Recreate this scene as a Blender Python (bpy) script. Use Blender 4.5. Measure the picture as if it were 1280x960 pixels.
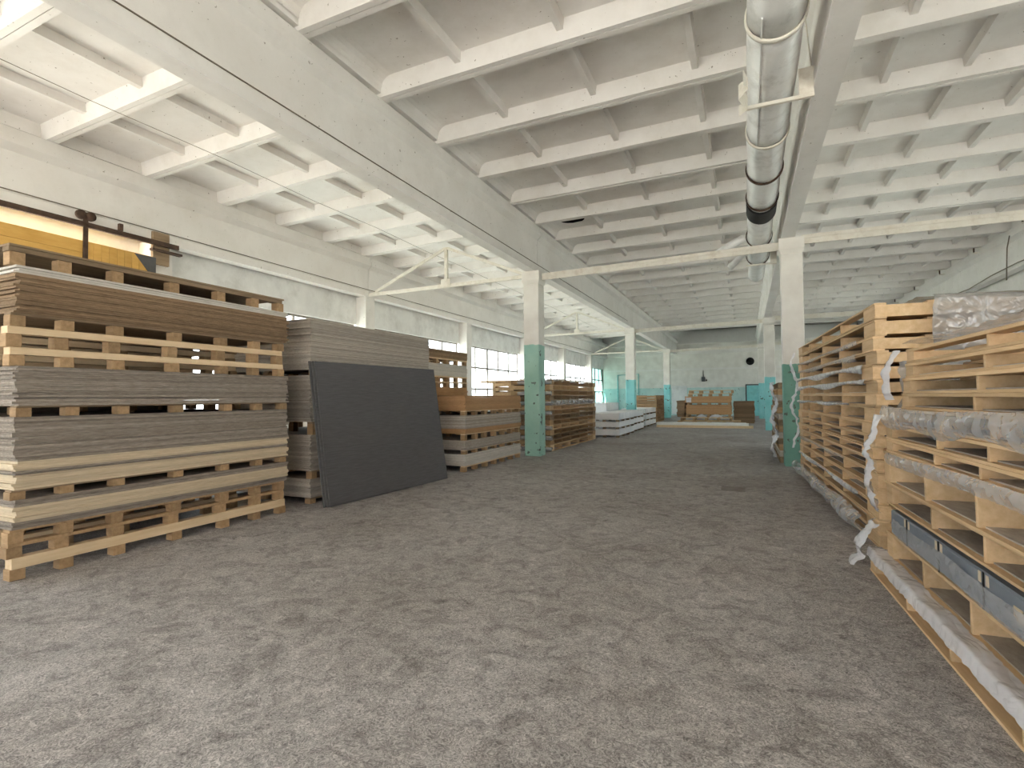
import bpy, bmesh, math, random
from mathutils import Vector, Matrix, noise
S = bpy.context.scene
for o in list(bpy.data.objects): bpy.data.objects.remove(o)
C = S.collection
RND = random.Random(7)

# ------------------------------------------------------------------ camera
YAW, PITCH, ROLL, FPX, CAMH = 0.419596, 0.025497, -0.0084435, 657.855, 1.4461
fwd = Vector((-math.sin(YAW)*math.cos(PITCH), math.cos(YAW)*math.cos(PITCH), math.sin(PITCH)))
right = Vector((math.cos(YAW), math.sin(YAW), 0)); up = right.cross(fwd)
r2 = right*math.cos(ROLL)+up*math.sin(ROLL); u2 = up*math.cos(ROLL)-right*math.sin(ROLL)
cd = bpy.data.cameras.new('camera'); cam = bpy.data.objects.new('camera', cd); C.objects.link(cam)
cam.matrix_world = Matrix(((r2.x, u2.x, -fwd.x, 0), (r2.y, u2.y, -fwd.y, 0), (r2.z, u2.z, -fwd.z, CAMH), (0, 0, 0, 1)))
cd.sensor_width = 36; cd.lens = FPX/1280*36; cd.clip_start = .05; cd.clip_end = 400
S.camera = cam

# ------------------------------------------------------------------ world, light, exposure
S.view_settings.view_transform = 'Standard'; S.view_settings.look = 'None'; S.view_settings.gamma = 1
S.view_settings.use_curve_mapping = False
S.view_settings.exposure = 3.1
S.cycles.max_bounces = 14; S.cycles.diffuse_bounces = 8; S.cycles.transparent_max_bounces = 24
S.cycles.sample_clamp_indirect = 6
W = bpy.data.worlds.new('overcast_sky'); S.world = W; W.use_nodes = True
nt = W.node_tree; bg = nt.nodes['Background']
tc = nt.nodes.new('ShaderNodeTexCoord'); nz = nt.nodes.new('ShaderNodeTexNoise'); nz.inputs['Scale'].default_value = 3
nz.inputs['Detail'].default_value = 5
rp = nt.nodes.new('ShaderNodeValToRGB')
rp.color_ramp.elements[0].position = .35; rp.color_ramp.elements[0].color = (.80, .90, 1, 1)
rp.color_ramp.elements[1].position = .65; rp.color_ramp.elements[1].color = (1, .99, .98, 1)
nt.links.new(tc.outputs['Generated'], nz.inputs['Vector']); nt.links.new(nz.outputs['Fac'], rp.inputs['Fac'])
nt.links.new(rp.outputs['Color'], bg.inputs['Color']); bg.inputs['Strength'].default_value = .75
sd = bpy.data.lights.new('sun', 'SUN'); sd.energy = 12.0; sd.angle = math.radians(1.5); sd.color = (1, .97, .94)
sun = bpy.data.objects.new('sun', sd); C.objects.link(sun)
sun.rotation_euler = Vector((.10, .8, -.52)).to_track_quat('-Z', 'Y').to_euler()   # mostly along the hall: it only grazes in past the window wall

# ------------------------------------------------------------------ materials
MATS = {}
def nodes(name):
    m = bpy.data.materials.new(name); m.use_nodes = True; MATS[name] = m
    return m, m.node_tree, m.node_tree.nodes['Principled BSDF']
def N(t, kind, **kw):
    n = t.nodes.new(kind)
    for k, v in kw.items():
        if k in n.inputs: n.inputs[k].default_value = v
        else: setattr(n, k, v)
    return n
def ramp(t, fac, stops):
    r = t.nodes.new('ShaderNodeValToRGB'); e = r.color_ramp.elements
    while len(e) < len(stops): e.new(.5)
    for i, (p, c) in enumerate(stops): e[i].position = p; e[i].color = (*c, 1)
    t.links.new(fac, r.inputs['Fac']); return r.outputs['Color']
def mixc(t, fac, a, b, mode='MIX'):
    n = t.nodes.new('ShaderNodeMix'); n.data_type = 'RGBA'; n.blend_type = mode
    for s, v in ((0, fac), (6, a), (7, b)):
        if isinstance(v, (int, float)): n.inputs[s].default_value = v
        elif isinstance(v, tuple): n.inputs[s].default_value = (*v, 1)
        else: t.links.new(v, n.inputs[s])
    return n.outputs[2]
def surf(name, c1, c2, scale=4., stretch=(1, 1, 1), rough=.85, bump=.15, dirt=None, dirt_amt=.35, rnd=.0, world=False, dscale=1.3, spec=.25, speck=0):
    """two-tone noise surface, optional dirt blotches, per-object tint"""
    m, t, b = nodes(name); L = t.links.new
    co = N(t, 'ShaderNodeTexCoord'); mp = N(t, 'ShaderNodeMapping'); mp.inputs['Scale'].default_value = stretch
    src = co.outputs['Object']
    if world: src = N(t, 'ShaderNodeNewGeometry').outputs['Position']
    oi = N(t, 'ShaderNodeObjectInfo')
    off = N(t, 'ShaderNodeVectorMath', operation='ADD')
    sc_ = N(t, 'ShaderNodeMath', operation='MULTIPLY'); sc_.inputs[1].default_value = 0 if world else 37.
    L(oi.outputs['Random'], sc_.inputs[0]); L(src, off.inputs[0]); L(sc_.outputs[0], off.inputs[1])
    L(off.outputs[0], mp.inputs['Vector'])
    n1 = N(t, 'ShaderNodeTexNoise', Scale=scale, Detail=6., Roughness=.65); L(mp.outputs['Vector'], n1.inputs['Vector'])
    col = ramp(t, n1.outputs['Fac'], [(.3, c1), (.7, c2)])
    if dirt:
        n2 = N(t, 'ShaderNodeTexNoise', Scale=dscale, Detail=8., Roughness=.7); L(off.outputs[0], n2.inputs['Vector'])
        f = N(t, 'ShaderNodeMapRange'); f.inputs[1].default_value = .5; f.inputs[2].default_value = .75; f.inputs[4].default_value = dirt_amt
        L(n2.outputs['Fac'], f.inputs[0]); col = mixc(t, f.outputs[0], col, dirt)
    if speck:                                   # fly specks, nail holes and chips
        n4 = N(t, 'ShaderNodeTexNoise', Scale=17., Detail=3., Roughness=.6); L(off.outputs[0], n4.inputs['Vector'])
        f = N(t, 'ShaderNodeMapRange'); f.inputs[1].default_value = .69; f.inputs[2].default_value = .73; f.inputs[4].default_value = .75
        L(n4.outputs['Fac'], f.inputs[0]); col = mixc(t, f.outputs[0], col, (.16, .12, .08))
    if rnd:
        h = N(t, 'ShaderNodeHueSaturation'); mr = N(t, 'ShaderNodeMapRange')
        mr.inputs[3].default_value = 1-rnd; mr.inputs[4].default_value = 1+rnd*.7
        L(oi.outputs['Random'], mr.inputs[0]); L(mr.outputs[0], h.inputs['Value']); L(col, h.inputs['Color']); col = h.outputs['Color']
    L(col, b.inputs['Base Color']); b.inputs['Roughness'].default_value = rough; b.inputs['Specular IOR Level'].default_value = spec
    if bump:
        n3 = N(t, 'ShaderNodeTexNoise', Scale=scale*4, Detail=5.); L(mp.outputs['Vector'], n3.inputs['Vector'])
        bp = N(t, 'ShaderNodeBump', Strength=bump, Distance=.01); L(n3.outputs['Fac'], bp.inputs['Height']); L(bp.outputs['Normal'], b.inputs['Normal'])
    return m
surf('whitewash', (.72, .695, .665), (.83, .81, .785), 2.2, rough=.9, bump=.2, dirt=(.46, .42, .36), dirt_amt=.45, speck=1, world=True, dscale=1.1)
surf('slab_paint', (.78, .755, .725), (.87, .85, .825), 1.6, rough=.9, bump=.15, dirt=(.60, .55, .48), dirt_amt=.4, speck=1, world=True, dscale=.9)
surf('plaster', (.70, .70, .69), (.85, .85, .83), 1.5, rough=.9, bump=.25, dirt=(.38, .36, .33), dirt_amt=.5, world=True)
surf('steel_paint', (.66, .62, .54), (.76, .73, .66), 5, rough=.7, bump=.05, dirt=(.33, .22, .13), dirt_amt=.45, world=True, dscale=4)
surf('pine', (.58, .39, .21), (.74, .54, .33), 3, (6, .6, 6), .75, .15, rnd=.16)
surf('pine_pale', (.66, .48, .29), (.80, .63, .42), 3, (6, .5, 6), .75, .15, rnd=.12)
surf('pine_block', (.32, .205, .11), (.49, .325, .18), 6, (1, 4, 4), .8, .2, rnd=.22)
surf('pine_worn', (.20, .14, .085), (.34, .25, .16), 3, (6, .5, 6), .85, .25, rnd=.2)
surf('chip_grey', (.23, .19, .155), (.40, .345, .295), 9, (3, 1.2, 9), .9, .4, rnd=.3)
surf('chip_brown', (.20, .13, .075), (.34, .235, .145), 9, (3, 1.2, 9), .9, .4, rnd=.22)
surf('chip_pale', (.55, .51, .46), (.70, .66, .60), 7, (3, 1, 9), .8, .2, rnd=.1)
surf('chip_beige', (.56, .45, .31), (.70, .58, .42), 7, (3, 1, 9), .8, .2, rnd=.1)
surf('chip_light_grey', (.36, .315, .265), (.53, .475, .41), 8, (3, 1, 9), .85, .3, rnd=.24)
surf('sheet_tan', (.42, .235, .11), (.53, .32, .16), 5, (3, 1, 6), .7, .1, rnd=.1)
surf('white_pack', (.72, .73, .74), (.84, .84, .83), 3, rough=.6, bump=.1, rnd=.06)
surf('film_faced', (.080, .078, .082), (.122, .118, .123), 5, (1, 1, 14), .55, .12, dirt=(.13, .12, .115), dirt_amt=.5, rnd=.05)
surf('rust_steel', (.045, .028, .02), (.10, .06, .04), 8, rough=.7, bump=.2)
surf('door_pine', (.58, .33, .08), (.70, .43, .13), 3, (4, .8, 4), .6, .1, rnd=.12)
surf('dark_plate', (.07, .07, .075), (.1, .1, .1), 5, rough=.6)
surf('duct_metal', (.70, .70, .69), (.82, .82, .81), 3, (1, .6, 1), .38, .12, dirt=(.28, .26, .23), dirt_amt=.6, dscale=3.2, spec=.6)
surf('black_rubber', (.008, .008, .008), (.015, .015, .015), 5, rough=.7)
surf('card_bluegrey', (.14, .165, .20), (.21, .235, .27), 3, (1, 1, 1), .45, .05, rnd=.05)
surf('paper_tag', (.60, .50, .37), (.68, .58, .45), 5, rough=.8)
surf('turquoise_metal', (.20, .56, .56), (.28, .66, .65), 4, rough=.6, bump=.1, dirt=(.16, .2, .18))
surf('window_metal', (.20, .18, .16), (.33, .30, .27), 6, rough=.7)
surf('outdoor_ground', (.26, .26, .22), (.36, .35, .31), .6, rough=.95)
surf('hatch_steel', (.20, .18, .165), (.30, .275, .255), 9, rough=.7, bump=.2)
surf('roofing', (.05, .05, .05), (.08, .08, .08), 2)
surf('cable', (.15, .125, .10), (.22, .19, .15), 3)
surf('hole_dark', (.006, .006, .006), (.012, .012, .012), 5, rough=.9)

def painted(name, hgt, turq, turq2):
    """whitewash above, turquoise oil paint with chips below (paint line with its own ragged edge)"""
    m, t, b = nodes(name); L = t.links.new
    g = N(t, 'ShaderNodeNewGeometry'); sp = N(t, 'ShaderNodeSeparateXYZ'); L(g.outputs['Position'], sp.inputs[0])
    n0 = N(t, 'ShaderNodeTexNoise', Scale=6., Detail=4.); L(g.outputs['Position'], n0.inputs['Vector'])
    a = N(t, 'ShaderNodeMath', operation='MULTIPLY_ADD'); a.inputs[1].default_value = .08; L(n0.outputs['Fac'], a.inputs[0]); L(sp.outputs['Z'], a.inputs[2])
    lt = N(t, 'ShaderNodeMath', operation='LESS_THAN'); lt.inputs[1].default_value = hgt+.04; L(a.outputs[0], lt.inputs[0])
    n1 = N(t, 'ShaderNodeTexNoise', Scale=2.2, Detail=6.); L(g.outputs['Position'], n1.inputs['Vector'])
    wh = ramp(t, n1.outputs['Fac'], [(.3, (.66, .63, .58)), (.7, (.80, .78, .73))])
    tq = ramp(t, n1.outputs['Fac'], [(.3, turq), (.7, turq2)])
    n2 = N(t, 'ShaderNodeTexNoise', Scale=7., Detail=3., Roughness=.5); L(g.outputs['Position'], n2.inputs['Vector'])
    ch = N(t, 'ShaderNodeMapRange'); ch.inputs[1].default_value = .64; ch.inputs[2].default_value = .66; L(n2.outputs['Fac'], ch.inputs[0])
    tq = mixc(t, ch.outputs[0], tq, (.12, .15, .13))
    L(mixc(t, lt.outputs[0], wh, tq), b.inputs['Base Color']); b.inputs['Roughness'].default_value = .7; b.inputs['Specular IOR Level'].default_value = .3
    bp = N(t, 'ShaderNodeBump', Strength=.2, Distance=.01); L(n2.outputs['Fac'], bp.inputs['Height']); L(bp.outputs['Normal'], b.inputs['Normal'])
painted('column_mint', 2.74, (.30, .52, .44), (.40, .62, .53))
painted('column_green', 2.08, (.13, .30, .24), (.20, .40, .33))
painted('column_turq', 2.2, (.22, .60, .60), (.33, .70, .70))
painted('wall_paint', 2.05, (.42, .60, .57), (.54, .70, .67))

def floor_mat():
    m, t, b = nodes('worn_concrete'); L = t.links.new
    g = N(t, 'ShaderNodeNewGeometry').outputs['Position']
    big = N(t, 'ShaderNodeTexNoise', Scale=.45, Detail=6., Roughness=.6); L(g, big.inputs['Vector'])
    mid = N(t, 'ShaderNodeTexNoise', Scale=5., Detail=8., Roughness=.75, Distortion=1.2); L(g, mid.inputs['Vector'])
    fine = N(t, 'ShaderNodeTexNoise', Scale=34., Detail=5., Roughness=.72, Distortion=3.); L(g, fine.inputs['Vector'])
    c = ramp(t, big.outputs['Fac'], [(.3, (.315, .288, .270)), (.5, (.385, .362, .352)), (.7, (.445, .428, .424))])
    c2 = ramp(t, mid.outputs['Fac'], [(.28, (.40, .38, .37)), (.5, (.92, .92, .92)), (.72, (1.28, 1.28, 1.28))])
    c = mixc(t, 1., c, c2, 'MULTIPLY')
    c3 = ramp(t, fine.outputs['Fac'], [(.36, (.42, .42, .42)), (.5, (.98, .98, .98)), (.62, (1.6, 1.6, 1.6))])
    c = mixc(t, 1., c, c3, 'MULTIPLY')
    # hairline cracks
    vo = N(t, 'ShaderNodeTexVoronoi', Scale=.22); vo.feature = 'DISTANCE_TO_EDGE'
    wob = N(t, 'ShaderNodeVectorMath', operation='MULTIPLY_ADD'); wob.inputs[1].default_value = (.9, .9, .9)
    L(mid.outputs['Color'], wob.inputs[0]); L(g, wob.inputs[2]); L(wob.outputs[0], vo.inputs['Vector'])
    cr = N(t, 'ShaderNodeMapRange'); cr.inputs[1].default_value = .0; cr.inputs[2].default_value = .006; cr.inputs[3].default_value = .45; cr.inputs[4].default_value = 0
    L(vo.outputs['Distance'], cr.inputs[0]); c = mixc(t, cr.outputs[0], c, (.07, .06, .05))
    L(c, b.inputs['Base Color']); b.inputs['Roughness'].default_value = .72; b.inputs['Specular IOR Level'].default_value = .35
    ad = N(t, 'ShaderNodeMath', operation='ADD'); L(mid.outputs['Fac'], ad.inputs[0]); L(fine.outputs['Fac'], ad.inputs[1])
    bp = N(t, 'ShaderNodeBump', Strength=.5, Distance=.012); L(ad.outputs[0], bp.inputs['Height']); L(bp.outputs['Normal'], b.inputs['Normal'])
floor_mat()
def glass_mat(name, tint, refl=.08):
    m = bpy.data.materials.new(name); m.use_nodes = True; MATS[name] = m; t = m.node_tree; t.nodes.clear()
    o = t.nodes.new('ShaderNodeOutputMaterial'); tr = t.nodes.new('ShaderNodeBsdfTransparent'); tr.inputs[0].default_value = (*tint, 1)
    gl = t.nodes.new('ShaderNodeBsdfGlossy'); gl.inputs['Roughness'].default_value = .05
    mx = t.nodes.new('ShaderNodeMixShader'); mx.inputs[0].default_value = refl
    t.links.new(tr.outputs[0], mx.inputs[1]); t.links.new(gl.outputs[0], mx.inputs[2]); t.links.new(mx.outputs[0], o.inputs[0])
glass_mat('glass', (.90, .95, .96)); glass_mat('glass_teal', (.45, .62, .60))
def film_mat(name, col, dens, rough=.22):
    m = bpy.data.materials.new(name); m.use_nodes = True; MATS[name] = m; t = m.node_tree; b = t.nodes['Principled BSDF']
    o = t.nodes['Material Output']; L = t.links.new
    b.inputs['Base Color'].default_value = (*col, 1); b.inputs['Roughness'].default_value = rough; b.inputs['Specular IOR Level'].default_value = 1.0
    co = N(t, 'ShaderNodeTexCoord'); mp = N(t, 'ShaderNodeMapping'); mp.inputs['Rotation'].default_value = (.6, .3, .5); mp.inputs['Scale'].default_value = (1.6, .7, 1.6)
    L(co.outputs['Object'], mp.inputs['Vector'])
    nz = N(t, 'ShaderNodeTexNoise', Scale=4.5, Detail=2., Roughness=.5, Distortion=.8); L(mp.outputs['Vector'], nz.inputs['Vector'])
    sb = N(t, 'ShaderNodeMath', operation='SUBTRACT'); sb.inputs[1].default_value = .5; L(nz.outputs['Fac'], sb.inputs[0])
    ab = N(t, 'ShaderNodeMath', operation='ABSOLUTE'); L(sb.outputs[0], ab.inputs[0])          # sharp creases
    bp = N(t, 'ShaderNodeBump', Strength=.55, Distance=.05); L(ab.outputs[0], bp.inputs['Height']); L(bp.outputs['Normal'], b.inputs['Normal'])
    tr = t.nodes.new('ShaderNodeBsdfTransparent'); mx = t.nodes.new('ShaderNodeMixShader'); mx.inputs[0].default_value = dens
    L(tr.outputs[0], mx.inputs[1]); L(b.outputs[0], mx.inputs[2]); L(mx.outputs[0], o.inputs['Surface'])
film_mat('film_clear', (.56, .57, .60), .48, .08); film_mat('film_white', (.80, .81, .86), .74, .14); film_mat('film_grey', (.30, .285, .27), .70, .07)

# ------------------------------------------------------------------ object helpers
def tag(o, label=None, cat=None, group=None, kind=None):
    if label: o['label'] = label
    if cat: o['category'] = cat
    if group: o['group'] = group
    if kind: o['kind'] = kind
    return o
def thing(name, label, cat, loc=(0, 0, 0), rz=0., group=None, kind=None):
    o = bpy.data.objects.new(name, None); C.objects.link(o); o.location = loc; o.rotation_euler = (0, 0, rz)
    o.empty_display_size = .1
    return tag(o, label, cat, group, kind)
def link(name, me, parent=None, loc=(0, 0, 0), rot=(0, 0, 0)):
    o = bpy.data.objects.new(name, me); C.objects.link(o); o.location = loc; o.rotation_euler = rot
    if parent: o.parent = parent
    return o
CACHE = {}
def boxmesh(dx, dy, dz, mat, bev=0.):
    """box centred in x,y with its base at z=0"""
    k = (round(dx, 4), round(dy, 4), round(dz, 4), mat, bev)
    if k not in CACHE:
        bm = bmesh.new(); bmesh.ops.create_cube(bm, size=1)
        bmesh.ops.scale(bm, vec=(dx, dy, dz), verts=bm.verts); bmesh.ops.translate(bm, vec=(0, 0, dz/2), verts=bm.verts)
        if bev: bmesh.ops.bevel(bm, geom=bm.edges[:], offset=bev, segments=1, affect='EDGES')
        CACHE[k] = fin(bm, 'box', mat)
    return CACHE[k]
def fin(bm, name, mat, smooth=False):
    bmesh.ops.recalc_face_normals(bm, faces=bm.faces)
    me = bpy.data.meshes.new(name); bm.to_mesh(me); bm.free()
    for mm in (mat if isinstance(mat, (list, tuple)) else [mat]): me.materials.append(MATS[mm])
    if smooth:
        for p in me.polygons: p.use_smooth = True
    return me
def abox(bm, x0, x1, y0, y1, z0, z1):
    v = [bm.verts.new((x, y, z)) for z in (z0, z1) for y in (y0, y1) for x in (x0, x1)]
    for f in ((0, 1, 3, 2), (4, 6, 7, 5), (0, 4, 5, 1), (2, 3, 7, 6), (0, 2, 6, 4), (1, 5, 7, 3)): bm.faces.new([v[i] for i in f])
def boxes(name, mat, lst, parent=None):
    bm = bmesh.new()
    for b in lst: abox(bm, *b)
    return link(name, fin(bm, name, mat), parent)
def bar(name, mat, a, b, w, h, parent=None):
    """rectangular bar from a to b"""
    a = Vector(a); b = Vector(b); d = b-a; L = d.length
    o = link(name, boxmesh(w, h, L, mat), parent, a); o.rotation_euler = d.to_track_quat('Z', 'Y').to_euler(); return o
def extrude_profile(name, prof, y0, y1, mat, parent=None):
    """closed profile of (x,z) extruded along y; origin at y0"""
    bm = bmesh.new(); n = len(prof)
    a = [bm.verts.new((x, 0, z)) for x, z in prof]; b = [bm.verts.new((x, y1-y0, z)) for x, z in prof]
    for i in range(n): bm.faces.new((a[i], a[(i+1) % n], b[(i+1) % n], b[i]))
    bm.faces.new(a); bm.faces.new(b[::-1])
    return link(name, fin(bm, name, mat), parent, (0, y0, 0))
def tube(name, mat, pts, r, seg=10, parent=None, cap=True):
    bm = bmesh.new(); rings = []; n = len(pts); pts = [Vector(p) for p in pts]
    for i, p in enumerate(pts):
        d = (pts[min(i+1, n-1)]-pts[max(i-1, 0)]).normalized(); q = d.to_track_quat('Z', 'Y')
        rr = r[i] if isinstance(r, (list, tuple)) else r
        rings.append([bm.verts.new(p+q @ Vector((rr*math.cos(k*2*math.pi/seg), rr*math.sin(k*2*math.pi/seg), 0))) for k in range(seg)])
    for i in range(n-1):
        for k in range(seg): bm.faces.new((rings[i][k], rings[i][(k+1) % seg], rings[i+1][(k+1) % seg], rings[i+1][k]))
    if cap: bm.faces.new(rings[0][::-1]); bm.faces.new(rings[-1])
    return link(name, fin(bm, name, mat, True), parent)
ORD = 'lowest second third fourth fifth sixth seventh eighth ninth tenth eleventh twelfth thirteenth fourteenth fifteenth sixteenth seventeenth eighteenth'.split()
def nth(i, n):
    return 'topmost' if i == n-1 else ('lowest' if i == 0 else ORD[i]+' from the floor')

# ------------------------------------------------------------------ the hall: shell
XW = -10.35                      # inner face of the window wall
YB, YF = -9.0, 41.0             # back and far ends
XL, XR, XE = -4.84, .88, 6.5     # column rows, right-hand girder line
Y1 = 12.04                       # front face of the first columns
tag(boxes('floor', 'worn_concrete', [(-10.6, 6.95, YB-.2, YF+.2, -.2, 0)]), kind='structure')
tag(boxes('ground_outside', 'outdoor_ground', [(-90, 90, -90, 120, -.6, -.25)]), kind='structure')
bays = [(max(.1+6*k+.4, YB+.4), .1+6*k+6.0) for k in range(-2, 7)]
lst = []
for k, (a, b) in zip(range(-2, 7), bays):
    lo, hi = a-.4, b
    if k == 6: hi = YF
    if k == 0:
        lst += [(XW-.2, XW, lo, a+.2, 0, 4.05), (XW-.2, XW, b-.2, hi, 0, 4.05), (XW-.2, XW, lo, hi, 4.05, 6.0)]
    else: lst += [(XW-.2, XW, lo, hi, 0, .9), (XW-.2, XW, lo, hi, 3.6, 6.0)]
    if k == 6: lst.append((XW-.2, XW, b, hi, .9, 3.6))

tag(boxes('wall_left', 'plaster', lst), kind='structure')
tag(boxes('wall_far', 'wall_paint', [(-10.6, 6.95, YF, YF+.25, 0, 6.4)]), kind='structure')
rbays = [(YB+.8+6.2*k, YB+6.2+6.2*k) for k in (1, 3, 5, 7)]  # unseen window bays, added to account for the brightness of the hall
lst = [(6.75, 6.95, YB, YF, 0, .9), (6.75, 6.95, YB, YF, 3.6, 6.4)]
for a, b in zip([YB]+[q[1] for q in rbays], [q[0] for q in rbays]+[YF]): lst.append((6.75, 6.95, a, b, .9, 3.6))
tag(boxes('wall_right', 'whitewash', lst), kind='structure')
# back wall with unseen open gateways, added behind the camera to brighten the hall
tag(boxes('wall_back', 'whitewash', [(-10.6, -9.4, YB-.2, YB, 0, 4.2), (-5.6, -3.6, YB-.2, YB, 0, 4.2), (.6, 1.6, YB-.2, YB, 0, 4.2), (6.0, 6.95, YB-.2, YB, 0, 4.2), (-10.6, 6.95, YB-.2, YB, 4.2, 6.4)]), kind='structure')
# far wall: horizontal panel bands standing a little proud
bm_ = [(-10.3, 6.7, YF-.06, YF, 4.55, 4.95), (-10.3, 6.7, YF-.05, YF, 3.36, 3.48), (-10.3, 6.7, YF-.12, YF, 5.3, 6.2)]
for i, b in enumerate(bm_): tag(boxes('trim_%d' % (i+1), 'whitewash', [b]), kind='structure')

# windows
def window(n, x, a, b, label, glass):
    w = thing('window_%d' % n, label, None, (x, a, .9), kind='structure')
    Lw = b-a; H = 2.7; bm = bmesh.new()
    for q in ((0, Lw, 0, .05), (0, Lw, H-.05, H)): abox(bm, -.03, .03, *q)
    for q in ((0, .05), (Lw-.05, Lw)): abox(bm, -.03, .03, q[0], q[1], .05, H-.05)
    link('window_frame', fin(bm, 'window_frame', 'window_metal'), w)
    for j in range(1, 5): link('mullion', boxmesh(.06, .10 if j == 2 else .05, H-.1, 'window_metal'), w, (0, j*Lw/5, .05))
    for j in (1, 2): link('transom', boxmesh(.05, Lw-.1, .07, 'window_metal'), w, (0, Lw/2, j*.9-.02))
    pm = boxmesh(.006, Lw/5-.03, .85, glass)
    for j in range(5):
        for r in range(3): link('pane', pm, w, (-.012, (j+.5)*Lw/5, r*.9+.027))
wn = 0
for k, (a, b) in zip(range(-2, 7), bays):
    if k != 0 and a > YB: wn += 1; window(wn, XW-.1, a, b, 'tall steel window of the left wall', 'glass_teal' if k >= 6 else 'glass')
for a, b in rbays: wn += 1; window(wn, 6.85, a, b, 'unseen tall steel window added to the right wall for daylight', 'glass')

# ------------------------------------------------------------------ roof: ribbed slabs, each one a piece of the ceiling
ceil = thing('ceiling', 'ribbed whitewashed concrete roof slabs', None, kind='structure')
def slab_mesh(L, ncross, haunch, H=.25):
    bm = bmesh.new(); w = .745
    abox(bm, 0, L, -w, w, H, H+.04)                                    # plate
    for s in (-1, 1):                                                  # tapered edge ribs
        ya, yb, yt = s*w, s*(w-.075), s*(w-.115)
        v = [bm.verts.new(q) for x in (0, L) for q in ((x, ya, 0), (x, yb, 0), (x, yt, H), (x, ya, H))]
        for f in ((0, 1, 2, 3), (7, 6, 5, 4), (0, 4, 5, 1), (1, 5, 6, 2), (3, 2, 6, 7), (0, 3, 7, 4)): bm.faces.new([v[i] for i in f])
    for i in range(ncross+1):                                          # cross ribs, deeper at the ends
        x = min(max(L*i/ncross, .09), L-.09); end = i in (0, ncross)
        zb, hw, ht = (.05, .07, .09) if end else (.125, .04, .06)
        v = [bm.verts.new(q) for y in (-w+.07, w-.07) for q in ((x-hw, y, zb), (x+hw, y, zb), (x+ht, y, H), (x-ht, y, H))]
        for f in ((0, 1, 2, 3), (7, 6, 5, 4), (0, 4, 5, 1), (1, 5, 6, 2), (3, 2, 6, 7), (0, 3, 7, 4)): bm.faces.new([v[i] for i in f])
        if end and haunch:                                                        # curved haunch under the plate
            s = 1 if i == 0 else -1; prev = None
            for q in range(5):
                a = q/4*math.pi/2; px, pz = x+s*(.09+.18*(1-math.sin(a))), H-.14*(1-math.cos(a))
                cur = [bm.verts.new((px, y, pz)) for y in (-w+.09, w-.09)]
                if prev: bm.faces.new((prev[0], prev[1], cur[1], cur[0]))
                prev = cur
    return fin(bm, 'roof_slab', 'slab_paint')
def bay_roof(x0, z0, x1, z1, ncross, haunch):
    L = math.hypot(x1-x0, z1-z0); me = slab_mesh(L, ncross, haunch); ang = -math.atan2(z1-z0, x1-x0)
    n = int((YF-YB)/1.5)+1
    for i in range(n):
        y = 12.05-1.5*18+.75+1.5*i
        if y > YF+.3: continue
        dz = RND.uniform(-.006, .006)
        link('roof_slab', me, ceil, (x0, y, z0+dz), (0, ang, 0))
bay_roof(-10.2, 5.53, XL-.03, 5.71, 4, False)
bay_roof(XL+.03, 5.71, XR-.03, 5.77, 4, True)
bay_roof(XR+.03, 5.77, 6.62, 5.73, 6, False)
boxes('roof_light_blocker', 'roofing', [(-11.2, 7.2, YB-.4, YF+.4, 6.30, 6.36)], ceil)  # unseen box over the slabs, added to block light through their joints
boxes('roof_fascia', 'roofing', [(-10.75, -10.56, YB-.4, YF+.4, 5.4, 6.30)], ceil)

# ------------------------------------------------------------------ girders and columns
def girder(name, xc, zb, zt, y0, y1, label, hw=.125):
    h = zt-zb
    p = [(hw, 0), (hw, .17), (hw-.018, .185), (hw-.018, h-.34), (hw+.08, h-.24), (hw+.08, h-.13), (hw+.04, h-.12), (hw+.04, h)]
    prof = [(xc+x, zb+z) for x, z in p]+[(xc-x, zb+z) for x, z in reversed(p)]
    return tag(extrude_profile(name, prof, y0, y1, 'whitewash'), label, 'beam', 'long roof girders')
ys = [(YB, Y1-11.8), (Y1-11.8, Y1+.2), (Y1+.2, Y1+12.2), (Y1+12.2, Y1+24.2), (Y1+24.2, YF)]
ymid = ['behind the sliding door', 'up to the first column', 'first to second column', 'second to third column', 'into the far wall']
for row, xc, zb, zt in (('left of the aisle', XL, 4.57, 5.71), ('beside the round duct', XR-.06, 4.65, 5.77), ('above the windows', -10.11, 4.40, 5.54), ('on the right outer wall', 6.5, 4.66, 5.72)):
    for (a, b), t in zip(ys, ymid):
        girder('roof_girder', xc, zb, zt, a+.01, b-.01, 'whitewashed concrete girder, %s, %s' % (row, t))
def column(x0, y0, zt, mat, label, w=.4, group='columns along the aisle'):
    o = thing('concrete_column', label, 'column', (x0+w/2, y0+w/2, 0), group=group)
    link('shaft', boxmesh(w, w, zt-.32, mat, .012), o)
    bm = bmesh.new()
    for z0, z1, a, b in ((zt-.32, zt-.22, w/2, w/2+.03), (zt-.22, zt, w/2+.03, w/2+.03)):
        v = [bm.verts.new((sx*q, sy*q, z)) for z, q in ((z0, a), (z1, b)) for sx, sy in ((-1, -1), (1, -1), (1, 1), (-1, 1))]
        for i in range(4): bm.faces.new((v[i], v[(i+1) % 4], v[4+(i+1) % 4], v[4+i]))
        bm.faces.new(v[0:4]); bm.faces.new(v[4:8])
    link('capital', fin(bm, 'capital', mat), o)
    return o
nm = ['first', 'second', 'third']
for i in range(3):
    column(XL-.2, Y1+12*i, 4.57, 'column_mint' if i == 0 else 'column_turq',
           ['concrete column, mint green below, between the panel stacks and the pallets', 'concrete column, turquoise below, behind the white packs', 'slender looking concrete column standing before the far wall'][i])
    column(XR-.2, Y1+12*i, 4.65, 'column_green' if i == 0 else 'column_turq',
           ['concrete column, dark green below, behind the wrapped pallets', 'concrete column, bright turquoise below, under the duct girder', 'concrete column near the turquoise door in the far wall'][i])
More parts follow.
